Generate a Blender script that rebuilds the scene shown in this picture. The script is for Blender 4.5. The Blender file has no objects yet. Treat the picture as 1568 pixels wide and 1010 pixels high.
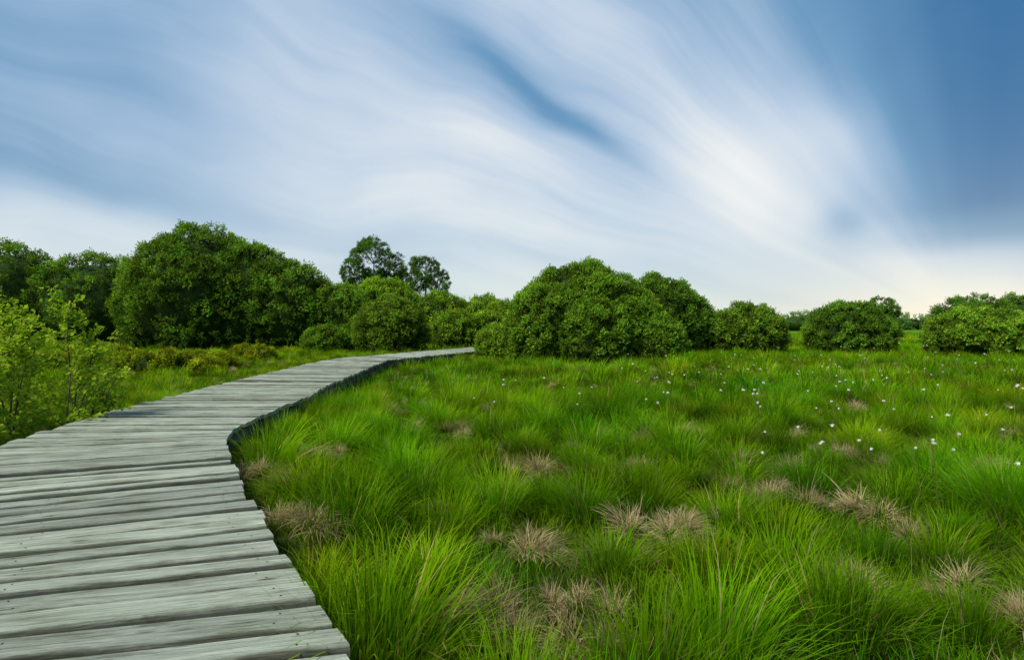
import bpy, math, random
import numpy as np
from mathutils import Vector, noise, Matrix
random.seed(4); rng=np.random.default_rng(4)
scene=bpy.context.scene
R=math.radians
# ------------------------------------------------------------------ helpers
def link(o,parent=None):
    scene.collection.objects.link(o)
    if parent: o.parent=parent
    return o
def newmat(name):
    m=bpy.data.materials.new(name); m.use_nodes=True
    nt=m.node_tree; nt.nodes.clear()
    return m,nt
class NB:
    def __init__(s,nt): s.nt=nt
    def n(s,t,**k):
        nd=s.nt.nodes.new(t)
        for a,b in k.items(): setattr(nd,a,b)
        return nd
    def put(s,sock,v):
        if v is None: return
        if isinstance(v,bpy.types.NodeSocket): s.nt.links.new(v,sock)
        else: sock.default_value=v
    def m(s,op,a,b=None,c=None,clamp=False):
        nd=s.n('ShaderNodeMath',operation=op,use_clamp=clamp)
        for i,v in enumerate((a,b,c)): s.put(nd.inputs[i],v)
        return nd.outputs[0]
    def sstep(s,x,a,b_):
        nd=s.n('ShaderNodeMapRange',interpolation_type='SMOOTHSTEP'); s.put(nd.inputs[0],x)
        nd.inputs[1].default_value=a; nd.inputs[2].default_value=b_; nd.inputs[3].default_value=0; nd.inputs[4].default_value=1
        return nd.outputs[0]
    def mix(s,f,a,b,bt='MIX'):
        nd=s.n('ShaderNodeMix',data_type='RGBA',blend_type=bt)
        s.put(nd.inputs[0],f); s.put(nd.inputs[6],a); s.put(nd.inputs[7],b)
        return nd.outputs[2]
    def ramp(s,f,stops,interp='LINEAR'):
        nd=s.n('ShaderNodeValToRGB'); cr=nd.color_ramp; cr.interpolation=interp
        while len(cr.elements)<len(stops): cr.elements.new(.5)
        for e,(p,c) in zip(cr.elements,stops):
            e.position=p; e.color=c if len(c)==4 else (*c,1)
        s.put(nd.inputs[0],f); return nd.outputs[0]
    def noise(s,vec,scale,detail=3,rough=.5,dist=0):
        nd=s.n('ShaderNodeTexNoise'); s.put(nd.inputs['Vector'],vec)
        nd.inputs['Scale'].default_value=scale; nd.inputs['Detail'].default_value=detail
        nd.inputs['Roughness'].default_value=rough; nd.inputs['Distortion'].default_value=dist
        return nd.outputs[0]
    def comb(s,x,y,z=0.0):
        nd=s.n('ShaderNodeCombineXYZ')
        for i,v in enumerate((x,y,z)): s.put(nd.inputs[i],v)
        return nd.outputs[0]
def g(v): return (v,v,v,1)
# ------------------------------------------------------------------ camera
cam=bpy.data.cameras.new('camera'); camo=link(bpy.data.objects.new('camera',cam))
cam.sensor_width=36; cam.lens=20.0; cam.clip_end=3000; cam.clip_start=.05
cam.shift_y=-0.0083
camo.location=(0,0,1.5); camo.rotation_euler=(R(90),0,0); scene.camera=camo
scene.view_settings.view_transform='Standard'; scene.view_settings.look='None'; scene.view_settings.exposure=0
# ------------------------------------------------------------------ light
SUN_AZ,SUN_EL=R(-130),R(54)
S=Vector((math.sin(SUN_AZ)*math.cos(SUN_EL),math.cos(SUN_AZ)*math.cos(SUN_EL),math.sin(SUN_EL)))
sl=bpy.data.lights.new('sun','SUN'); sl.energy=4.1; sl.angle=R(22); sl.color=(1,.955,.85)
so=link(bpy.data.objects.new('sun',sl)); so.rotation_euler=S.to_track_quat('Z','Y').to_euler(); so.location=(0,0,30)
# ------------------------------------------------------------------ world
w=bpy.data.worlds.new('World'); scene.world=w; w.use_nodes=True
nt=w.node_tree; nt.nodes.clear(); b=NB(nt)
tc=b.n('ShaderNodeTexCoord'); sep=b.n('ShaderNodeSeparateXYZ'); nt.links.new(tc.outputs['Generated'],sep.inputs[0])
X,Y,Z=sep.outputs
sky=b.n('ShaderNodeTexSky',sky_type='NISHITA'); sky.sun_disc=False; sky.sun_elevation=SUN_EL; sky.sun_rotation=SUN_AZ
VA=R(39.5); sa,ca=math.sin(VA),math.cos(VA)
cosS=b.m('ADD',b.m('MULTIPLY',X,sa),b.m('MULTIPLY',Y,ca))
s_deg=b.m('MULTIPLY',b.m('ARCCOSINE',cosS),57.2958)
wv=b.m('SUBTRACT',b.m('MULTIPLY',X,ca),b.m('MULTIPLY',Y,sa))
t_deg=b.m('MULTIPLY',b.m('ARCTAN2',wv,b.m('MAXIMUM',b.m('ADD',Z,.02),0.004)),57.2958)
gw=b.n('ShaderNodeTexNoise'); b.put(gw.inputs['Vector'],tc.outputs['Generated']); gw.inputs['Scale'].default_value=3.0; gw.inputs['Detail'].default_value=2; gw.inputs['Roughness'].default_value=.45
wn=b.m('SUBTRACT',gw.outputs[0],.5)
t2=b.m('ADD',t_deg,b.m('MULTIPLY',wn,11.0))
f=b.m('DIVIDE',b.m('ADD',t2,90),110.0)
prof=[(-90,.86),(-82,.82),(-77,.66),(-72,.74),(-66,.72),(-60,.67),(-56,.58),(-52,.66),(-46,.72),(-38,.68),(-31,.50),(-24,.33),(-14,.16),(-5,.04),(3,.0),(12,.0)]
base=b.ramp(f,[((t+90)/110.0,g(v)) for t,v in prof],'EASE')
def blob(t0,s0,st,ss,amp,slope=0.0):
    tt=b.m('ADD',b.m('SUBTRACT',t_deg,t0),b.m('MULTIPLY',b.m('SUBTRACT',s_deg,s0),slope))
    tt=b.m('ADD',tt,b.m('MULTIPLY',wn,6.0))
    q=b.m('ADD',b.m('POWER',b.m('DIVIDE',b.m('ABSOLUTE',tt),st),2.0),b.m('POWER',b.m('DIVIDE',b.m('ABSOLUTE',b.m('SUBTRACT',s_deg,s0)),ss),2.0))
    return b.m('MULTIPLY',b.m('EXPONENT',b.m('MULTIPLY',q,-1.0)),amp)
D=base
for bl in [(-55.6,40,1.7,12,-.22,-.25),(-54.2,46,4.2,14,-.14,-.25),(-44,12.5,7,1.9,-.26,0),(-50,21,11,9,.25,0),(-29,18,8,6,.22,.5),(-69,84,10,18,-.34,0),
           (-77.5,80,2.4,26,-.16,0),(-45,52,6,8,.10,0),(-62,50,3,18,.10,-.15),(-72,50,6,18,.12,0),(-35,40,6,16,-.16,-.3),(-58,18,5,9,.15,0),(-30,60,20,14,-.25,0)]:
    D=b.m('ADD',D,blob(*bl))
n1=b.noise(b.comb(b.m('MULTIPLY',t2,.11),b.m('MULTIPLY',s_deg,.030)),1.0,3,.5,.2)
n2=b.noise(b.comb(b.m('MULTIPLY',t2,.40),b.m('MULTIPLY',s_deg,.034),3.0),1.0,4,.55,.1)
fade=b.m('MULTIPLY',b.sstep(s_deg,10,36),b.sstep(b.m('MULTIPLY',t_deg,-1.0),8,38))
D=b.m('ADD',D,b.m('MULTIPLY',b.m('MULTIPLY',b.m('SUBTRACT',n1,.5),.46),fade))
D=b.m('ADD',D,b.m('MULTIPLY',b.m('MULTIPLY',b.m('SUBTRACT',n2,.5),.22),fade))
zz=b.m('ADD',Z,b.m('MULTIPLY',wn,.10))
low=b.ramp(b.m('DIVIDE',zz,.4),[(0,g(1)),(.20,g(.97)),(.30,g(.5)),(.40,g(.10)),(1,g(.0))],'EASE')
near=b.m('EXPONENT',b.m('MULTIPLY',b.m('POWER',b.m('DIVIDE',b.m('ABSOLUTE',s_deg),8.0),2.0),-1.0))
mxf=b.n('ShaderNodeMix',data_type='FLOAT'); b.put(mxf.inputs[0],near); b.put(mxf.inputs[2],D); b.put(mxf.inputs[3],low); D=mxf.outputs[0]
n3=b.noise(tc.outputs['Generated'],4.5,5,.5,.3)
D=b.m('ADD',D,b.m('MULTIPLY',b.m('SUBTRACT',n3,.5),.20),clamp=True)
cc=b.ramp(D,[(0,(.038,.165,.365)),(.3,(.145,.325,.54)),(.55,(.37,.525,.72)),(.76,(.61,.71,.83)),(1,(.93,.935,.92))])
sc=b.n('ShaderNodeVectorMath',operation='SCALE'); b.put(sc.inputs[0],cc); sc.inputs['Scale'].default_value=10.3
warm=b.m('EXPONENT',b.m('MULTIPLY',b.m('POWER',b.m('DIVIDE',b.m('ABSOLUTE',s_deg),15.0),2.0),-1.0))
hz=b.m('EXPONENT',b.m('DIVIDE',b.m('MULTIPLY',b.m('MAXIMUM',Z,0.0),-1.0),b.m('SUBTRACT',.095,b.m('MULTIPLY',warm,.035))))
hc=b.mix(warm,(7.0,7.9,7.2,1),(10.8,9.7,6.9,1))
m1=b.mix(.90,sky.outputs[0],sc.outputs[0])
m2=b.mix(b.m('MULTIPLY',hz,.90),m1,hc)
bg=b.n('ShaderNodeBackground'); b.put(bg.inputs[0],m2); bg.inputs[1].default_value=.1
wo=b.n('ShaderNodeOutputWorld'); nt.links.new(bg.outputs[0],wo.inputs[0])
# ------------------------------------------------------------------ materials
def foliage_mat(name,dark,light,trans=.35,dry=None,grass=False,inst=True):
    m,nt=newmat(name); b=NB(nt)
    uv=b.n('ShaderNodeUVMap'); sp=b.n('ShaderNodeSeparateXYZ'); nt.links.new(uv.outputs[0],sp.inputs[0])
    u,v=sp.outputs[0],sp.outputs[1]
    if grass:
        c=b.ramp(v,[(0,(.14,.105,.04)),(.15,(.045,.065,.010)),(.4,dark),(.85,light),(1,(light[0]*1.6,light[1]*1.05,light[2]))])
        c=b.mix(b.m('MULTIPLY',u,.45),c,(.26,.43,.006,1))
        if dry: 
            c=b.mix(b.m('GREATER_THAN',u,1-dry),c,(.48,.40,.16,1))
    else:
        c=b.mix(u,(*dark,1),(*light,1))
    if inst:
        at=b.n('ShaderNodeAttribute',attribute_type='INSTANCER',attribute_name='col')
        c=b.mix(1.0,c,at.outputs['Color'],'MULTIPLY')
    p=b.n('ShaderNodeBsdfDiffuse'); b.put(p.inputs['Color'],c)
    tr=b.n('ShaderNodeBsdfTranslucent'); b.put(tr.inputs[0],b.mix(1.0,c,(1.15,1.2,.6,1),'MULTIPLY'))
    mx=b.n('ShaderNodeMixShader'); mx.inputs[0].default_value=trans
    nt.links.new(p.outputs[0],mx.inputs[1]); nt.links.new(tr.outputs[0],mx.inputs[2])
    o=b.n('ShaderNodeOutputMaterial'); nt.links.new(mx.outputs[0],o.inputs[0])
    return m
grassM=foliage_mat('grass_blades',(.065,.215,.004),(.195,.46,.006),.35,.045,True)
strawM=foliage_mat('dry_straw',(.27,.195,.085),(.66,.55,.30),.2)
leafM=foliage_mat('willow_leaves',(.065,.165,.014),(.33,.49,.045),.3)
birchM=foliage_mat('sapling_leaves',(.17,.33,.015),(.50,.60,.05),.45,inst=False)
def simple(name,c1,c2,scale=4,rough=.8,bump=0):
    m,nt=newmat(name); b=NB(nt); tc=b.n('ShaderNodeTexCoord')
    n=b.noise(tc.outputs['Object'],scale,6,.6)
    c=b.ramp(n,[(.3,c1),(.7,c2)])
    p=b.n('ShaderNodeBsdfPrincipled'); b.put(p.inputs['Base Color'],c); p.inputs['Roughness'].default_value=rough
    p.inputs['Specular IOR Level'].default_value=.15
    if bump:
        bp=b.n('ShaderNodeBump'); bp.inputs['Strength'].default_value=bump; b.put(bp.inputs['Height'],n); nt.links.new(bp.outputs[0],p.inputs['Normal'])
    o=b.n('ShaderNodeOutputMaterial'); nt.links.new(p.outputs[0],o.inputs[0]); return m
barkM=simple('bark',(.07,.055,.04),(.16,.13,.10),12,.9,.5)
coreM=simple('shade_core',(.015,.035,.006),(.04,.085,.014),5,1,1)  # solid dark blob added inside bushes to block light and read as shade
postM=simple('dark_timber',(.06,.055,.042),(.15,.14,.11),9,.85,.4)  # posts and stringers, darker than the planks
cottonM=simple('cotton_fluff',(.92,.89,.80),(.97,.95,.88),20,.9)
nailM=simple('rusty_nail',(.03,.025,.02),(.07,.05,.04),60,.6)
gm,nt=newmat('bog_ground'); b=NB(nt); tc=b.n('ShaderNodeTexCoord')
n=b.noise(tc.outputs['Object'],1.3,8,.65); n2=b.noise(tc.outputs['Object'],14,5,.7)
c=b.ramp(n,[(.3,(.03,.035,.012)),(.55,(.05,.055,.016)),(.75,(.11,.085,.04))])
c=b.mix(b.m('MULTIPLY',n2,.3),c,(.07,.13,.01,1))
sp=b.n('ShaderNodeSeparateXYZ'); nt.links.new(tc.outputs['Object'],sp.inputs[0])
c=b.mix(b.sstep(sp.outputs[1],35,60),c,(.10,.22,.015,1))
p=b.n('ShaderNodeBsdfPrincipled'); b.put(p.inputs['Base Color'],c); p.inputs['Roughness'].default_value=1; p.inputs['Specular IOR Level'].default_value=.0
bp=b.n('ShaderNodeBump'); bp.inputs['Strength'].default_value=.8; b.put(bp.inputs['Height'],n2); nt.links.new(bp.outputs[0],p.inputs['Normal'])
o=b.n('ShaderNodeOutputMaterial'); nt.links.new(p.outputs[0],o.inputs[0])
# plank wood
wm,nt=newmat('weathered_planks'); b=NB(nt)
uv=b.n('ShaderNodeUVMap'); sp=b.n('ShaderNodeSeparateXYZ'); nt.links.new(uv.outputs[0],sp.inputs[0]); u,v=sp.outputs[0],sp.outputs[1]
at=b.n('ShaderNodeAttribute',attribute_name='rnd'); rd=at.outputs['Fac']
off=b.m('MULTIPLY',rd,37.0)
grain=b.noise(b.comb(b.m('MULTIPLY',u,1.7),b.m('MULTIPLY',v,46.0),off),1.0,7,.66,1.1)
fine=b.noise(b.comb(b.m('MULTIPLY',u,6.0),b.m('MULTIPLY',v,180.0),off),1.0,3,.6)
blot=b.noise(b.comb(b.m('MULTIPLY',u,2.2),b.m('MULTIPLY',v,9.0),off),1.0,6,.68)
crack=b.noise(b.comb(b.m('MULTIPLY',u,.8),b.m('MULTIPLY',v,22.0),b.m('ADD',off,9.0)),1.0,3,.55,.5)
vo=b.n('ShaderNodeTexVoronoi'); b.put(vo.inputs['Vector'],b.comb(b.m('MULTIPLY',u,2.3),b.m('MULTIPLY',v,8.0),off)); vo.inputs['Scale'].default_value=1
knot=b.ramp(vo.outputs['Distance'],[(.05,g(0)),(.13,g(1))])
c=b.ramp(grain,[(.24,(.15,.165,.105)),(.40,(.32,.355,.265)),(.55,(.455,.50,.39)),(.75,(.60,.635,.51))])
c=b.mix(b.m('MULTIPLY',b.ramp(blot,[(.47,g(0)),(.66,g(1))]),.65),c,(.19,.195,.12,1))
c=b.mix(b.m('MULTIPLY',b.ramp(fine,[(.35,g(1)),(.47,g(0))]),.52),c,(.085,.085,.06,1))
ck=b.ramp(crack,[(.475,g(0)),(.497,g(1)),(.517,g(0))])
c=b.mix(b.m('MULTIPLY',b.m('MULTIPLY',ck,b.ramp(blot,[(.42,g(0)),(.58,g(1))])),.85),c,(.045,.045,.035,1))
c=b.mix(b.m('MULTIPLY',b.m('SUBTRACT',1.0,knot),.75),c,(.08,.065,.05,1))
edge=b.m('ABSOLUTE',b.m('SUBTRACT',b.n('ShaderNodeAttribute',attribute_name='across').outputs['Fac'],.5))
c=b.mix(b.m('MULTIPLY',b.sstep(b.m('ADD',edge,b.m('MULTIPLY',b.m('SUBTRACT',blot,.5),.22)),.40,.49),.78),c,(.07,.07,.045,1))
gain=b.m('ADD',.70,b.m('MULTIPLY',rd,.44))
hs=b.n('ShaderNodeHueSaturation'); b.put(hs.inputs['Value'],gain); b.put(hs.inputs['Color'],c)
p=b.n('ShaderNodeBsdfPrincipled'); b.put(p.inputs['Base Color'],hs.outputs[0]); p.inputs['Roughness'].default_value=.85; p.inputs['Specular IOR Level'].default_value=.12
bp=b.n('ShaderNodeBump'); bp.inputs['Strength'].default_value=1.0; bp.inputs['Distance'].default_value=.010
b.put(bp.inputs['Height'],b.m('ADD',grain,b.m('MULTIPLY',fine,.6))); nt.links.new(bp.outputs[0],p.inputs['Normal'])
o=b.n('ShaderNodeOutputMaterial'); nt.links.new(p.outputs[0],o.inputs[0])
# ------------------------------------------------------------------ mesh builder
class MB:
    def __init__(s): s.v=[];s.f=[];s.uv=[];s.mi=[];s.n=0
    def add(s,verts,faces,uvs=None,mi=0):
        verts=np.asarray(verts,float); 
        s.v.append(verts); nn=s.n
        for i,fc in enumerate(faces):
            s.f.append([x+nn for x in fc]); s.mi.append(mi)
        s.uv.append(np.asarray(uvs,float) if uvs is not None else np.zeros((len(verts),2)))
        s.n+=len(verts)
    def mesh(s,name,mats,smooth=False):
        me=bpy.data.meshes.new(name); V=np.concatenate(s.v); UV=np.concatenate(s.uv)
        me.from_pydata(V.tolist(),[],s.f)
        l=me.uv_layers.new(name='UVMap'); vi=np.zeros(len(me.loops),dtype=np.int32); me.loops.foreach_get('vertex_index',vi)
        l.data.foreach_set('uv',UV[vi].astype(np.float32).ravel())
        me.polygons.foreach_set('material_index',np.array(s.mi,dtype=np.int32))
        if smooth: me.polygons.foreach_set('use_smooth',np.ones(len(s.f),dtype=bool))
        for m in mats: me.materials.append(m)
        me.update(); return me
    def tube(s,pts,rad,mi=0,k=6):
        pts=[Vector(p) for p in pts]; vs=[];fs=[]
        for i,p in enumerate(pts):
            d=(pts[min(i+1,len(pts)-1)]-pts[max(i-1,0)]).normalized()
            a=d.cross(Vector((.31,.95,.11))).normalized(); c=d.cross(a)
            for j in range(k):
                an=2*math.pi*j/k; vs.append(p+(a*math.cos(an)+c*math.sin(an))*rad[i])
        for i in range(len(pts)-1):
            for j in range(k): fs.append((i*k+j,i*k+(j+1)%k,(i+1)*k+(j+1)%k,(i+1)*k+j))
        s.add([tuple(x) for x in vs],fs,None,mi)
def blades(mb,N,r0,Lmin,Lmax,w,splay,curve,lean=(0,0),long=.03,mi=0,K=5):
    for i in range(N):
        rr=r0*math.sqrt(random.random()); an=random.uniform(0,2*math.pi)
        x,y,z=rr*math.cos(an),rr*math.sin(an),-.03
        az=an+random.gauss(0,.7); L=random.uniform(Lmin,Lmax)*(1-.3*rr/r0); ww=w*random.uniform(.7,1.3)
        th=splay*(.15+.85*rr/r0)*random.uniform(.3,1.2); dc=curve*random.uniform(.2,1.3)
        if random.random()<long: L*=1.6; ww*=.55; th*=.7
        u=random.random(); vs=[];uvs=[]
        px,py=-math.sin(az+random.gauss(0,.5)),math.cos(az)
        for k in range(K):
            t=k/(K-1); wd=ww*(1-t**2)*.5+.0002
            if k<K-1:
                vs+=[(x+px*wd,y+py*wd,z),(x-px*wd,y-py*wd,z)]; uvs+=[(u,t),(u,t)]
            else: vs.append((x,y,z)); uvs.append((u,1))
            a=th+dc*t*t*1.4; st=L/(K-1)
            x+=math.sin(a)*math.cos(az)*st+lean[0]*t*st; y+=math.sin(a)*math.sin(az)*st+lean[1]*t*st; z+=math.cos(a)*st
        fs=[(2*k,2*k+1,2*k+3,2*k+2) for k in range(K-2)]+[(2*K-4,2*K-3,2*K-2)]
        mb.add(vs,fs,uvs,mi)
def leaf(mb,p,d,nrm,L,W,mi=0,u=None):
    d=d.normalized(); s=d.cross(nrm)
    if s.length<1e-4: s=Vector((1,0,0))
    s.normalize(); n=s.cross(d)
    u=random.random() if u is None else u
    a=p; c=p+d*L; m=p+d*L*.45-n*W*.12; l=m+s*W*.5+n*W*.15; r=m-s*W*.5+n*W*.15
    mb.add([a,l,c,r,m],[(0,4,1),(1,4,2),(0,3,4),(3,2,4)],[(u,0)]*5,mi)
def rv():
    return Vector((random.gauss(0,1),random.gauss(0,1),random.gauss(0,1))).normalized()
def sprig(mb,n,L,lw,ll,spread=.13):
    for t in range(5):
        d=(Vector((0,0,1))+rv()*.6).normalized(); p0=rv()*spread*.5; TL=L*random.uniform(.6,1)
        mb.tube([p0,p0+d*TL],[.004,.0015],1,3)
        for i in range(n//5):
            q=random.uniform(.1,1); p=p0+d*TL*q
            ld=(d*random.uniform(.2,.9)+rv()*.9).normalized()
            leaf(mb,p,ld,(Vector((0,0,1))+rv()*.8),ll*random.uniform(.7,1.25),lw*random.uniform(.7,1.2))
def coll(name,meshes):
    c=bpy.data.collections.new(name)
    for i,me in enumerate(meshes): c.objects.link(bpy.data.objects.new('%s_%02d'%(name,i),me))
    return c
G=[]
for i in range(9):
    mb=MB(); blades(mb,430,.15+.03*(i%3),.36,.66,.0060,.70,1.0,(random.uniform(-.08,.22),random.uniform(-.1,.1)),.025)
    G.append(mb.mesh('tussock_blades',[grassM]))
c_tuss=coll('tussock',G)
G=[]
for i in range(6):
    mb=MB(); blades(mb,125,.21,.34,.60,.014,.75,1.05,(random.uniform(-.05,.2),0),.015,K=4)
    G.append(mb.mesh('tussock_blades_coarse',[grassM]))
c_far=coll('tussock_coarse',G)
G=[]
for i in range(5):
    mb=MB(); blades(mb,110,.20,.12,.28,.006,.7,1.0,(.05,0),.05,K=4)
    G.append(mb.mesh('short_blades',[grassM]))
c_short=coll('short_grass',G)
G=[]
for i in range(5):
    mb=MB(); blades(mb,150,.12,.14,.36,.0045,1.7,1.6,(random.uniform(-.5,.5),-.3),.04); blades(mb,20,.12,.2,.36,.004,.7,1,(0,0),.1)
    me=mb.mesh('dry_blades',[strawM]); G.append(me)
c_dry=coll('dry_tuft',G)
G=[]
for i in range(5):
    mb=MB(); sprig(mb,55,.30,.038,.075,.16); G.append(mb.mesh('sprig',[leafM,barkM]))
c_sprig=coll('willow_sprig',G)
# ------------------------------------------------------------------ scatter with geometry nodes
def gn_scatter(collection):
    ng=bpy.data.node_groups.new('scatter_'+collection.name,'GeometryNodeTree')
    ng.interface.new_socket('Geometry',in_out='INPUT',socket_type='NodeSocketGeometry')
    ng.interface.new_socket('Geometry',in_out='OUTPUT',socket_type='NodeSocketGeometry')
    N=ng.nodes; Lk=ng.links.new
    gi=N.new('NodeGroupInput'); go=N.new('NodeGroupOutput')
    def na(name,dt):
        n=N.new('GeometryNodeInputNamedAttribute'); n.data_type=dt; n.inputs['Name'].default_value=name
        return [o for o in n.outputs if o.enabled and o.name=='Attribute'][0]
    ci=N.new('GeometryNodeCollectionInfo'); ci.inputs['Collection'].default_value=collection
    ci.inputs['Separate Children'].default_value=True; ci.inputs['Reset Children'].default_value=True
    ip=N.new('GeometryNodeInstanceOnPoints'); ip.inputs['Pick Instance'].default_value=True
    Lk(gi.outputs[0],ip.inputs['Points']); Lk(na('ispt','BOOLEAN'),ip.inputs['Selection'])
    Lk(ci.outputs[0],ip.inputs['Instance']); Lk(na('idx','INT'),ip.inputs['Instance Index'])
    Lk(na('rot','FLOAT_VECTOR'),ip.inputs['Rotation']); Lk(na('scl','FLOAT_VECTOR'),ip.inputs['Scale'])
    jn=N.new('GeometryNodeJoinGeometry'); Lk(ip.outputs[0],jn.inputs[0]); Lk(gi.outputs[0],jn.inputs[0]); Lk(jn.outputs[0],go.inputs[0])
    return ng
NG={}
def scatter(name,pts,rots,scls,cols,collection,base=None,mats=()):
    nb=base.n if base else 0
    pts=np.asarray(pts,float); n=len(pts)
    me=bpy.data.meshes.new(name)
    V=pts if not base else np.concatenate(base.v+[pts])
    me.from_pydata(V.tolist(),[],base.f if base else [])
    if base:
        me.polygons.foreach_set('material_index',np.array(base.mi,dtype=np.int32))
        me.polygons.foreach_set('use_smooth',np.ones(len(base.f),dtype=bool))
    for m in mats: me.materials.append(m)
    def pad(a,k): 
        a=np.asarray(a,float).reshape(n,k); return np.concatenate([np.zeros((nb,k)),a]).astype(np.float32)
    a=me.attributes.new('rot','FLOAT_VECTOR','POINT'); a.data.foreach_set('vector',pad(rots,3).ravel())
    a=me.attributes.new('scl','FLOAT_VECTOR','POINT'); a.data.foreach_set('vector',pad(scls,3).ravel())
    a=me.attributes.new('col','FLOAT_VECTOR','POINT'); a.data.foreach_set('vector',pad(cols,3).ravel())
    a=me.attributes.new('idx','INT','POINT'); a.data.foreach_set('value',rng.integers(0,1000,nb+n).astype(np.int32))
    a=me.attributes.new('ispt','BOOLEAN','POINT'); a.data.foreach_set('value',np.arange(nb+n)>=nb)
    ob=link(bpy.data.objects.new(name,me)); md=ob.modifiers.new('scatter','NODES')
    if collection.name not in NG: NG[collection.name]=gn_scatter(collection)
    md.node_group=NG[collection.name]; print(name,n); return ob
# ------------------------------------------------------------------ boardwalk
ST=[((.85,-.5),(-1.4,-1.1)),((.65,0),(-1.65,-.6)),((-.54,1.93),(-2.75,1.48)),((-1.39,3.2),(-3.5,2.48)),((-1.91,4.04),(-3.95,3.15)),((-2.52,5.06),(-4.45,4.35)),
    ((-2.80,5.58),(-4.74,5.2)),((-2.98,6.1),(-4.93,5.95)),((-3.08,7.0),(-5.12,7.0)),((-3.14,8.94),(-5.28,8.94)),((-3.33,10.2),(-5.38,10.3)),
    ((-3.53,13.7),(-5.52,14.0)),((-3.72,16.9),(-5.55,17.6)),((-3.2,18.2),(-4.75,19.4)),((-1.5,21.8),(-2.75,23.6)),((.3,25.3),(-1.2,26.6))]
BZ=.35
board=link(bpy.data.objects.new('boardwalk',None))
mb=MB(); rnds=[]; acr=[]; nails=MB()
def lerp(a,b,t): return (a[0]+(b[0]-a[0])*t,a[1]+(b[1]-a[1])*t)
acc=[0]
for i in range(1,len(ST)):
    mid=lambda s:lerp(s[0],s[1],.35)
    a,bq=mid(ST[i-1]),mid(ST[i])
    pl=(Vector(ST[i][0])-Vector(ST[i][1])).normalized(); perp=Vector((-pl.y,pl.x))
    acc.append(acc[-1]+abs(Vector(bq).dot(perp)-Vector(a).dot(perp)))
def station(s):
    for i in range(1,len(acc)):
        if s<=acc[i] or i==len(acc)-1:
            t=(s-acc[i-1])/(acc[i]-acc[i-1]); return lerp(ST[i-1][0],ST[i][0],t),lerp(ST[i-1][1],ST[i][1],t)
s=0; NS=18
while s<acc[-1]-.25:
    sp_=random.uniform(.172,.200)
    gap=random.uniform(.026,.040)
    r0,l0=station(s+gap/2); r1,l1=station(s+sp_-gap/2)
    dz=random.gauss(0,.005); tilt=random.gauss(0,.004); exR=random.gauss(0,.011); exL=random.gauss(0,.018); roll=random.gauss(0,.004)
    th=.045; rn=random.random(); ph=random.uniform(0,50)
    prof=[(0,-th),(0,-.022),(.02,-.010),(.07,-.002),(.5,0),(.93,-.002),(.98,-.010),(1,-.022),(1,-th)]
    vs=[];uvs=[];Ln=(Vector(r0)-Vector(l0)).length
    for k in range(NS+1):
        q=-exL/Ln+(1+(exL+exR)/Ln)*k/NS
        A=lerp(l0,r0,q); B=lerp(l1,r1,q)
        wa=noise.noise(Vector((q*6,ph,0)))*.045; wb=noise.noise(Vector((q*6,ph,9)))*.045; wz=noise.noise(Vector((q*3,ph,4)))*.006
        for (c_,z_) in prof:
            cc_=c_+wa*(1-c_)*1.2+wb*c_*1.2
            P=lerp(A,B,cc_); vs.append((P[0],P[1],BZ+z_+dz+wz+tilt*(q-.5)*2+roll*(c_-.5)*2)); uvs.append((q*Ln,c_*sp_)); acr.append(c_)
    m=len(prof); fs=[]
    for k in range(NS):
        for j in range(m-1): fs.append((k*m+j,(k+1)*m+j,(k+1)*m+j+1,k*m+j+1))
        fs.append((k*m+m-1,(k+1)*m+m-1,(k+1)*m,k*m))
    fs.append(tuple(range(m))); fs.append(tuple(reversed([NS*m+j for j in range(m)])))
    mb.add(vs,fs,uvs); rnds+= [rn]*len(vs)
    if s<14:
        for q in (.06,.94,.5):
            for cq in (.28,.72):
                q_=q+random.gauss(0,.012); P=lerp(lerp(l0,r0,q_),lerp(l1,r1,q_),cq+random.gauss(0,.05))
                wz=noise.noise(Vector((q_*3,ph,4)))*.006
                zt=BZ+dz+wz+tilt*(q_-.5)*2+roll*(cq-.5)*2-.001
                ring=[(P[0]+.0045*math.cos(a*math.pi/4),P[1]+.0045*math.sin(a*math.pi/4),zt+.002) for a in range(8)]
                nails.add(ring+[(P[0],P[1],zt+.0035)],[(a,(a+1)%8,8) for a in range(8)])
    s+=sp_
me=mb.mesh('planks',[wm]); a=me.attributes.new('rnd','FLOAT','POINT'); a.data.foreach_set('value',np.array(rnds,dtype=np.float32))
a=me.attributes.new('across','FLOAT','POINT'); a.data.foreach_set('value',np.array(acr,dtype=np.float32))
link(bpy.data.objects.new('planks',me),board)
link(bpy.data.objects.new('nail_heads',nails.mesh('nail_heads',[nailM])),board)
mb=MB()
def offs(q,i): return lerp(ST[i][0],ST[i][1],q)
for q in (.035,.5,.965):
    ring=[]
    for i in range(len(ST)):
        P=offs(q,i); u_=(Vector(ST[i][0])-Vector(ST[i][1])).normalized()*.035
        for (sx,z) in ((-1,BZ-.065),(1,BZ-.065),(1,BZ-.20),(-1,BZ-.20)): ring.append((P[0]+u_.x*sx,P[1]+u_.y*sx,z))
    fs=[]
    for i in range(len(ST)-1):
        for j in range(4): fs.append((i*4+j,i*4+(j+1)%4,(i+1)*4+(j+1)%4,(i+1)*4+j))
    mb.add(ring,fs)
link(bpy.data.objects.new('stringers',mb.mesh('stringers',[postM])),board)
mb=MB(); s=.4
while s<acc[-1]:
    r,l=station(s)
    for q in (.02,.98):
        P=lerp(r,l,q); mb.tube([(P[0],P[1],-.4),(P[0],P[1],BZ-.073)],[.055,.05],0,8)
    s+=1.35
link(bpy.data.objects.new('posts',mb.mesh('posts',[postM])),board)
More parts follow.
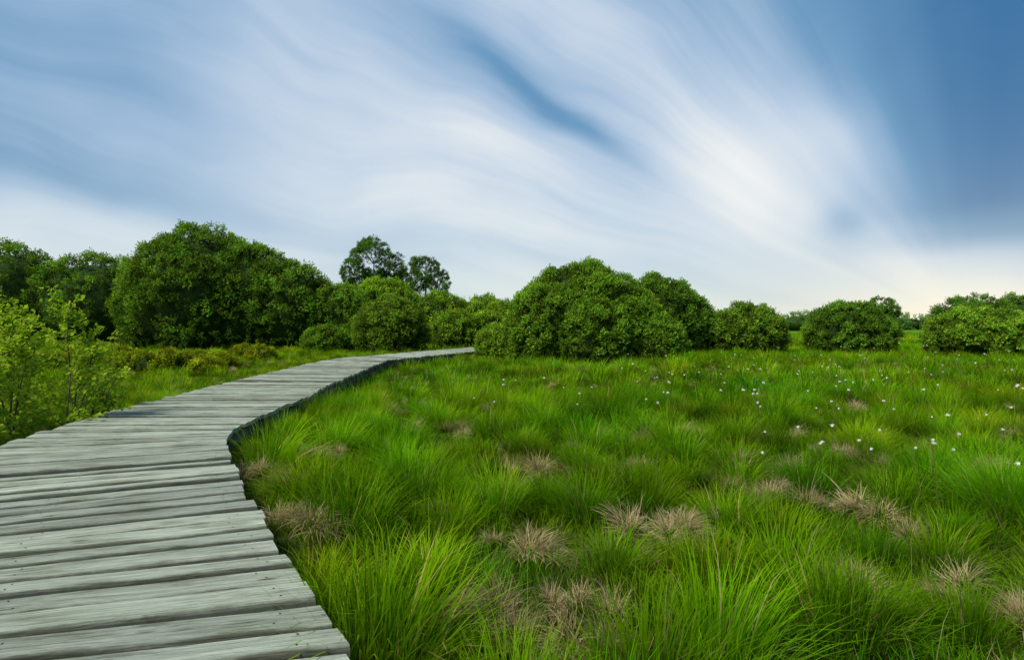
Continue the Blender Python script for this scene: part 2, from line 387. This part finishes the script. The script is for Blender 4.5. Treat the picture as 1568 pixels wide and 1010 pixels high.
def expand(m):
    Rr=[];Ll=[]
    for r,l in ST:
        d=(Vector(r)-Vector(l)).normalized()*m
        Rr.append((r[0]+d.x,r[1]+d.y)); Ll.append((l[0]-d.x,l[1]-d.y))
    return np.array(Rr+Ll[::-1])
def inside(P,poly):
    x,y=P[:,0],P[:,1]; c=np.zeros(len(P),bool); j=len(poly)-1
    for i in range(len(poly)):
        xi,yi=poly[i]; xj,yj=poly[j]
        cond=((yi>y)!=(yj>y)); 
        xin=(xj-xi)*(y-yi)/((yj-yi)+1e-12)+xi
        c^=cond&(x<xin); j=i
    return c
# ------------------------------------------------------------------ terrain
def H(x,y):
    d=math.hypot(x,y); k=max(0,1-d/70)
    v=Vector((x*.9,y*.9,0)); h=.13*noise.noise(v)+.06*noise.noise(v*2.3+Vector((5,1,2)))+.10*noise.noise(Vector((x*.13,y*.13,7)))
    return h*k
co=[0]; st=.3
while co[-1]<900: co.append(co[-1]+st); st= st if co[-1]<14 else st*1.13
xs=[-c for c in co[:0:-1]]+co
ys=[-c for c in co[:0:-1] if c<60]+co
nx,ny=len(xs),len(ys)
V=[(x,y,H(x,y)) for y in ys for x in xs]
F=[(j*nx+i,j*nx+i+1,(j+1)*nx+i+1,(j+1)*nx+i) for j in range(ny-1) for i in range(nx-1)]
me=bpy.data.meshes.new('ground'); me.from_pydata(V,[],F); me.materials.append(gm)
me.polygons.foreach_set('use_smooth',np.ones(len(F),bool)); link(bpy.data.objects.new('ground',me))
# ------------------------------------------------------------------ grass
dryspots=np.array([(1.45,7.2),(.22,5.4),(2.09,4.84),(1.92,3.33),(-.15,2.75),(4.67,5.5),(.22,3.5),(.95,3.85),(-1.5,3.9),(-2.0,5.9),(2.35,7.4),(2.6,4.4),(-.75,7.5),(-.2,9.6),(-2.2,5.0),(5.6,9.5),(2.35,2.9),(3.6,6.2),(1.2,5.6),(.4,2.7)])
def field(y0,y1,sp,jit=.48,marg=.17,k=1.05,m=3.0):
    P=[]
    for j in range(int((y1-y0)/sp)):
        y=y0+j*sp; wdt=y*k+m
        for i in range(int(-wdt/sp),int(wdt/sp)+1):
            P.append((i*sp+(j%2)*sp/2+random.uniform(-jit,jit)*sp,y+random.uniform(-jit,jit)*sp))
    P=np.array(P); return P[~inside(P,expand(marg))]
def pn(x,y,s,o=0): return noise.noise(Vector((x*s,y*s,o)))
def addg(P,smin,smax,far=1.0,drop=-.22):
    for x,y in P:
        # tussocks keep clear of the dead patches, most of all on their open southern side
        dx=np.abs(dryspots[:,0]-x); dy=dryspots[:,1]-.16-y
        if (np.hypot(dx,dy*.72)<.29).any(): continue
        n_=pn(x,y,.95,3); n2_=pn(x,y,.22,8); n3=pn(x,y,.5,15)
        if n_<drop and random.random()<(.85 if y>4.5 else .5): continue
        s=random.uniform(smin,smax)*(1+.40*n_)*(1.0 if random.random()>.22 else 1.22)
        left=x<-3.4-.02*y
        if left: s*=.75
        pts.append((x,y,H(x,y)-.01)); rots.append((random.gauss(0,.12),random.gauss(0,.12),random.uniform(0,6.28)))
        e=random.uniform(.90,1.22)*far
        scl.append((s*e,s*e,s))
        br=random.uniform(.55,1.18)*(1+.32*n2_); yel=1+.5*n3+.3*max(0,n2_)+random.uniform(-.20,.30)
        if left: yel+=.15; br*=1.08
        col.append((br*yel,br*(1+.1*(yel-1)),br*.9))
pts=[];rots=[];scl=[];col=[]
addg(field(1.0,11,.50,.45),.66,1.0,1.0,-.22)
scatter('tussock_grass',pts,rots,scl,col,c_tuss)
pts=[];rots=[];scl=[];col=[]
addg(field(11,26,.58,.45),.68,1.0,1.05,-.22)
addg(field(26,62,.95),.75,1.05,1.9,-.6)
scatter('tussock_grass',pts,rots,scl,col,c_far)
pts=[];rots=[];scl=[];col=[]
for P,f_ in ((field(.8,5,.18,marg=.05),1.1),(field(5,12,.25,marg=.05),1.15),(field(12,30,.5,marg=.1),1.8)):
    for x,y in P:
        n_=pn(x,y,1.1,22); 
        if n_<-.25 and y>5: continue
        d_=np.hypot(dryspots[:,0]-x,dryspots[:,1]-y).min()
        s=random.uniform(.6,1.15)*(.6 if d_<.25 else 1); pts.append((x,y,H(x,y)-.01)); rots.append((random.gauss(0,.12),random.gauss(0,.12),random.uniform(0,6.28)))
        scl.append((s*f_,s*f_,s)); br=random.uniform(.4,.8); yel=1.0+.6*n_; col.append((br*yel,br,br))  # darker tint paints the shaded hollows between tussocks into the colour
scatter('short_grass',pts,rots,scl,col,c_short)
pts=[];rots=[];scl=[];col=[]
def adddry(x,y,s,lift=.06):
    pts.append((x,y,H(x,y)+lift)); rots.append((random.gauss(0,.3),random.gauss(0,.3),random.uniform(0,6.28))); scl.append((s*random.uniform(.7,1.3),s*random.uniform(.7,1.3),s*random.uniform(.55,.9)))
    br=random.uniform(.55,1.1); col.append((br,br*.97,br*.95))
for x,y in dryspots:
    for k in range(5): adddry(x+random.gauss(0,.12),y+random.gauss(0,.08),random.uniform(.45,.85),random.uniform(.05,.13))
for x,y in field(1.2,24,.5):
    if random.random()<.42 and pn(x,y,.95,3)<.08: adddry(x,y,random.uniform(.35,.72),random.uniform(.04,.11))
scatter('dry_grass',pts,rots,scl,col,c_dry)
# cotton grass
G=[]
for i in range(3):
    mb=MB(); hh=.68; top=Vector((random.uniform(-.05,.08),random.uniform(-.05,.05),hh))
    mb.tube([(0,0,0),top*.5+Vector((-.01,0,0)),top],[.0018,.0015,.001],1,3)
    for k in range(90):
        d=rv(); d.z=d.z*.9+.15; L=random.uniform(.007,.019); sd=d.cross(rv()).normalized()*.0015
        mb.add([top+sd,top-sd,top+d*L-sd*.6-Vector((0,0,.006)),top+d*L+sd*.6-Vector((0,0,.006))],[(0,1,2,3)])
    G.append(mb.mesh('cottongrass_stem',[cottonM,grassM]))
c_cot=coll('cottongrass_stem',G)
pts=[];rots=[];scl=[];col=[]
cent=[(.35,8.4,4),(1.35,8.2,6),(2.6,8.6,7),(3.3,8.6,8),(4.3,10.2,8),(5.2,12.5,7),(2.1,11,6),(6.5,12,7),(3.6,6.6,7),(3.9,7.2,7),(5.2,8.1,7),(7.2,10.5,7),(3.1,4.5,5),(3.4,4.7,5),(2.6,4.1,4),(4.6,5.6,5),(5.5,6.2,5),(8.5,14,6),(7.5,16,6),(11,14,6),(9.5,11,7),(12,19,6),(3,13.5,5),(14,17,6),(16,22,6)]
for x,y,n_ in cent:
    for k in range(n_):
        xx,yy=x+random.gauss(0,.12*y+.1),y+random.gauss(0,.12*y); s=random.uniform(.75,1.05)
        if xx<-.5 or yy<3.2: continue
        pts.append((xx,yy,H(xx,yy))); rots.append((random.gauss(0,.1),random.gauss(0,.1),random.uniform(0,6))); e=random.uniform(.75,1.2)*(1+yy*.03); scl.append((s*e,s*e,s)); col.append((1,1,1))
P_=np.array(pts)[:,:2]; kp=~inside(P_,expand(.15))
pts,rots,scl,col=[[v for v,k in zip(a,kp) if k] for a in (pts,rots,scl,col)]
scatter('cottongrass',pts,rots,scl,col,c_cot)
# ------------------------------------------------------------------ bushes
def ico(mb,c,r,sub=3,seed=0):
    import bmesh
    bm=bmesh.new(); bmesh.ops.create_icosphere(bm,subdivisions=sub,radius=1)
    vs=[]
    for v in bm.verts:
        k=1+.12*noise.noise(v.co*3+Vector((seed,0,0)))
        vs.append((c[0]+v.co.x*r[0]*k,c[1]+v.co.y*r[1]*k,max(c[2]+v.co.z*r[2]*k,-.1)))
    fs=[tuple(v.index for v in f.verts) for f in bm.faces]; bm.free(); mb.add(vs,fs)
def bush(name,lobes,tint=(1,1,1),dens=24,size=1.0,core=.80,subR=.22,trunk=None,shoots=.03,nsub=42):
    E=[]; cut=.16*size
    for l in lobes:
        if len(l)==5:
            x,y,top,rx,ry=l; top-=cut; rx-=cut*.8; ry-=cut*.8; cz=top*.40; E.append((np.array([x,y,cz]),np.array([rx,ry,top-cz])))
        else: E.append((np.array(l[:3],float),np.array(l[3:6],float)))
    P=[];Nn=[];Cc=[];base=MB()
    for ei,(c,r) in enumerate(E):
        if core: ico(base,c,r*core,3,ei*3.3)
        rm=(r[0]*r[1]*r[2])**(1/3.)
        ns=nsub if core else 26
        for k in range(ns):
            if core:
                ph=k*2.39996+ei; zc=1-1.35*(k+.5)/ns; rr_=math.sqrt(max(0,1-zc*zc)); d=np.array([math.cos(ph)*rr_,math.sin(ph)*rr_,zc])+rng.normal(size=3)*.12; d/=np.linalg.norm(d)
                sr=rm*subR*random.uniform(.75,1.35); sc_=c+d*r*(1-subR*random.uniform(.82,1.2))
            else:
                d=np.array(rv()); sr=rm*subR*random.uniform(.7,1.45); sc_=c+d*r*(1-subR*random.uniform(.55,1.0))
            if any(((( sc_-c2)/(r2*.82))**2).sum()<1 for j,(c2,r2) in enumerate(E) if j!=ei): continue
            if sc_[2]<.1: sc_[2]=.1+random.random()*.3
            n=int(dens*4*math.pi*sr*sr*.62/(size*size))+3
            br=random.uniform(.70,1.25)
            dd=rng.normal(size=(n,3)); dd/=np.linalg.norm(dd,axis=1)[:,None]
            dd=dd+d*.55; dd[:,2]+=.2; dd/=np.linalg.norm(dd,axis=1)[:,None]
            rad=sr*(1-.25*rng.random(n)**1.6)
            q=sc_+dd*rad[:,None]*np.array([1,1,.95])
            out=(dd@d)   # shade painted into the tint: bright puff tips, dark gaps between puffs
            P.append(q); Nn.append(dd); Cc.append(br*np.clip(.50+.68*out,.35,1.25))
        n=int(dens*.35*4*math.pi*rm*rm*.6/(size*size)); dd=rng.normal(size=(n,3)); dd[:,2]=np.abs(dd[:,2]+.25); dd/=np.linalg.norm(dd,axis=1)[:,None]
        if not core: dd=rng.normal(size=(n,3)); dd/=np.linalg.norm(dd,axis=1)[:,None]
        P.append(c+dd*r*(.78+.14*rng.random((n,1)))); Nn.append(dd); Cc.append(np.full(n,.5))  # inner fill tinted dark, shade put into the leaf colour
        if core:
            n=int(dens*2*math.pi*rm*c[2]*.6/(size*size)); an=rng.random(n)*2*math.pi; rr=.82+.14*rng.random(n)
            q=np.stack([c[0]+np.cos(an)*r[0]*rr,c[1]+np.sin(an)*r[1]*rr,rng.random(n)*c[2]],1); P.append(q)
            Nn.append(np.stack([np.cos(an),np.sin(an),np.full(n,.4)],1)); Cc.append(np.full(n,.55))  # skirt sprigs tinted dark, painting in the shaded bush base
    P=np.concatenate(P);Nn=np.concatenate(Nn);Cc=np.concatenate(Cc)
    keep=np.ones(len(P),bool)
    for c,r in E: keep&= ((((P-c)/(r*.72))**2).sum(1)>1)
    keep&=P[:,2]>.02
    P,Nn,Cc=P[keep],Nn[keep],Cc[keep]; n=len(P)
    sh=rng.random(n)<shoots
    up=Nn*.9+np.array([0,0,.55])+rng.normal(size=(n,3))*.3; up[sh]=np.array([0,0,1])+rng.normal(size=(sh.sum(),3))*.2
    rots=[]
    for v in up: 
        qn=Vector(v).to_track_quat('Z','Y'); e=(qn.to_matrix()@Matrix.Rotation(random.uniform(0,6.28),3,'Z')).to_euler(); rots.append((e.x,e.y,e.z))
    sc_=(size*rng.uniform(.75,1.2,n))[:,None]*np.ones((1,3)); sc_[sh]*=np.array([.75,.75,1.5])
    t=np.array(tint)[None,:]*(Cc*rng.uniform(.8,1.2,n))[:,None]
    t[:,0]*=rng.uniform(.85,1.2,n)
    if trunk: trunk(base,E)
    else:
        for c,r in E:
            for k in range(4):
                an=random.uniform(0,6.28); x,y=c[0]+math.cos(an)*r[0]*.25,c[1]+math.sin(an)*r[1]*.25
                base.tube([(x,y,-.2),(x+math.cos(an)*r[0]*.25,y+math.sin(an)*r[1]*.25,c[2]*.8),(c[0]+math.cos(an)*r[0]*.8,c[1]+math.sin(an)*r[1]*.8,c[2]+r[2]*.3)],[.09,.06,.02],1,6)
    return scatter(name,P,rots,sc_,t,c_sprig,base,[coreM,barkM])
Bt=(.97,1.06,.95)
bush('willow_bush',[(-17.0,31,6.75,4.0,3.6),(-14.2,31,5.9,2.6,2.6),(-12.0,31,4.9,2.5,2.4),(-9.9,31.5,3.7,2.2,2.2),(-19.4,31.5,4.9,2.3,2.3)],Bt,12,1.15,subR=.165,nsub=80,shoots=.05)
bush('willow_bush',[(-28,38,6.2,4.2,3.2),(-33.5,38,6.9,4.2,3.2),(-24.2,39,5.3,3.5,3),(-40,39,6.5,5,4)],(.92,1.03,.8),7.5,1.5,subR=.17,nsub=60,shoots=.05)
bush('willow_bush',[(-7.6,34,4.1,2.7,2.4),(-9.9,34.5,3.8,2.0,2),(-4.6,35,3.4,2.2,2)],(1.35,1.33,.9),14,1.1,subR=.19,nsub=50)
bush('willow_bush',[(-5.6,26.5,2.75,1.75,1.6)],(1.05,1.03,.85),22,.92,subR=.18,nsub=60)
bush('willow_bush',[(-1.9,36,3.2,1.9,1.8),(-.3,33,2.8,1.5,1.5)],(1.4,1.38,.9),14,1.1)
bush('willow_bush',[(-2.9,29,2.2,1.3,1.3),(-1.3,30,2.1,1.2,1.2)],(1.25,1.25,.9),18,1.0)
bush('willow_bush',[(2.7,21.6,3.85,2.4,2.3),(1.3,20.6,2.95,1.6,1.5),(4.2,21.3,2.9,1.6,1.5),(5.25,20.3,1.75,1.0,.9),(2.9,19.7,2.4,1.4,1.1)],(1.05,1.15,.9),27,.77,subR=.18,nsub=62,shoots=.05)
bush('willow_bush',[(-.55,21.2,1.4,.85,.8),(.4,20.4,1.2,.7,.6)],(1.25,1.25,.9),34,.78)
bush('willow_bush',[(6.5,25.5,3.6,2.1,1.9),(7.8,26,3.0,1.5,1.4)],(.86,1.0,.9),21,.87,subR=.18,nsub=62,shoots=.05)
bush('willow_bush',[(10.5,25.5,2.3,1.85,1.6)],(1.0,1.05,.85),22,.80,subR=.17,nsub=65)
bush('willow_bush',[(15.1,25.5,2.35,2.0,1.7)],(.84,1.0,.85),22,.80,subR=.17,nsub=65)
bush('willow_bush',[(19.4,23.5,2.1,2.3,1.7),(21.9,24,1.7,1.3,1.4)],(1.2,1.28,.9),22,.80,subR=.17,nsub=65)
bush('willow_bush',[(34,42,3.5,3.0,3),(38.5,42,3.6,3.4,3),(43,42,3.4,4,3)],(.8,1.0,.9),8.5,1.15,subR=.18,nsub=55)
bush('willow_bush',[(-9.0,27.5,1.3,1.2,1.0),(-7.6,29,1.7,1.2,1.1)],(.9,1.0,.8),22,.92)
L=[(-12.6+random.gauss(0,2.4),19+random.gauss(0,1.5),random.uniform(.45,.70),random.uniform(.4,.9),random.uniform(.3,.6)) for k in range(20)]
bush('heather_scrub',L,(1.8,1.3,.6),36,.5,core=.8,shoots=.1,nsub=20)
L=[]; x=-150
while x<190:
    y=random.uniform(88,104); L.append((x,y,random.uniform(2.5,3.2) if x>0 else random.uniform(3.5,5),random.uniform(4,7),3.5)); x+=random.uniform(4,7)
bush('distant_treeline',L,(1.0,1.2,2.2),2.6,2.1,subR=.25,shoots=.0,nsub=26)  # blue-heavy tint paints distance haze into the leaf colour
L=[]; x=15
while x<70:
    y=random.uniform(50,60); L.append((x,y,random.uniform(1.4,2.0),random.uniform(1.2,2.2),2.2)); x+=random.uniform(5,11)
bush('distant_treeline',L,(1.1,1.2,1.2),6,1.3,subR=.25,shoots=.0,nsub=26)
def tree(name,x,y,z0,crowns,tr,tint,size=2.2,dens=3.2):
    def trunk(base,E):
        base.tube([(x,y,-.3),(x+.1,y,z0*.5),(x-.1,y,z0),(x,y,z0+2)],[tr,tr*.8,tr*.65,tr*.4],1,8)
        for c,r in E:
            base.tube([(x,y,z0*.8),(x*.5+c[0]*.5,y*.5+c[1]*.5,(z0+c[2])*.5-.2),(c[0],c[1],c[2]),(c[0]+r[0]*.3,c[1],c[2]+r[2]*.7)],[tr*.45,tr*.35,tr*.2,.03],1,6)
            for k in range(7):
                d=rv(); d.z=abs(d.z)*.7
                base.tube([tuple(c-np.array([0,0,r[2]*.3])),(c[0]+d.x*r[0]*.5,c[1]+d.y*r[1]*.5,c[2]+d.z*r[2]*.4),(c[0]+d.x*r[0]*.95,c[1]+d.y*r[1]*.95,c[2]+d.z*r[2]*.95)],[tr*.18,tr*.1,.02],1,5)
    return bush(name,crowns,tint,dens,size,core=0,subR=.3,trunk=trunk,shoots=.02)
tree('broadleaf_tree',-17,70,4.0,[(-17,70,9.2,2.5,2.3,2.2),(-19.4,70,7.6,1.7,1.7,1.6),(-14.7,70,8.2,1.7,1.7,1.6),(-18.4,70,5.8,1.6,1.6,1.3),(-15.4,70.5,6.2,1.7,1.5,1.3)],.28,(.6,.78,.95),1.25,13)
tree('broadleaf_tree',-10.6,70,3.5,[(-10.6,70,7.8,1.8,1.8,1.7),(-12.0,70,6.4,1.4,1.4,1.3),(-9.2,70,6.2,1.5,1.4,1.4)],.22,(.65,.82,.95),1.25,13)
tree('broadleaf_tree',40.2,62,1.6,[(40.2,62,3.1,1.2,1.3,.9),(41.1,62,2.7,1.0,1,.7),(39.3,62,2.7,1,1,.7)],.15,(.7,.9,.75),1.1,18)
# ------------------------------------------------------------------ birch saplings
def sapling(x,y,h,spread,nb,nl,zlow=.15,stems=3):
    mb=MB(); z0=H(x,y)-.05
    for st in range(stems):
        an=random.uniform(0,6.28); tip=Vector((x+math.cos(an)*spread*.35*st*.6,y+math.sin(an)*spread*.35*st*.6,z0+h*(1-.10*st)))
        p0=Vector((x,y,z0)); pts_=[p0.lerp(tip,t)+Vector((random.gauss(0,.015),random.gauss(0,.015),0)) for t in (0,.25,.5,.75,1)]
        mb.tube(pts_,[.012,.010,.007,.005,.003],1,6)
        for k in range(nb):
            t=random.uniform(zlow,.98); i=min(int(t*4),3); q=pts_[i].lerp(pts_[i+1],t*4-i)
            an=random.uniform(0,6.28); bl=spread*(1.1-t*.7)*random.uniform(.5,1)
            d=Vector((math.cos(an),math.sin(an),random.uniform(.4,1.1))).normalized(); e=q+d*bl; mpt=q+d*bl*.5+Vector((0,0,-.02))
            mb.tube([q,mpt,e],[.004,.003,.0015],1,4)
            for j in range(nl):
                s=random.uniform(.15,1.05); pp=q.lerp(e,s)+rv()*.035; ld=(d*.5+rv()*.9+Vector((0,0,-.15))).normalized()
                leaf(mb,pp,ld,Vector((.0,-.5,1))+rv()*.8,random.uniform(.045,.07),random.uniform(.036,.052))
    return link(bpy.data.objects.new('birch_sapling',mb.mesh('birch_sapling',[birchM,barkM])))
sapling(-5.22,6.72,1.85,.72,24,19,.15)
sapling(-5.75,6.55,1.45,.62,26,20,.04)
sapling(-5.6,5.95,1.15,.5,24,18,.03)
sapling(-6.1,7.0,1.7,.65,26,20,.05)
sapling(-6.7,7.5,2.0,.75,26,20,.05)
sapling(-7.3,7.5,1.9,.8,22,20,.05)
sapling(-5.95,6.0,1.7,.5,24,19,.03)
sapling(-5.6,7.6,1.0,.6,22,18,.05)
print('done')
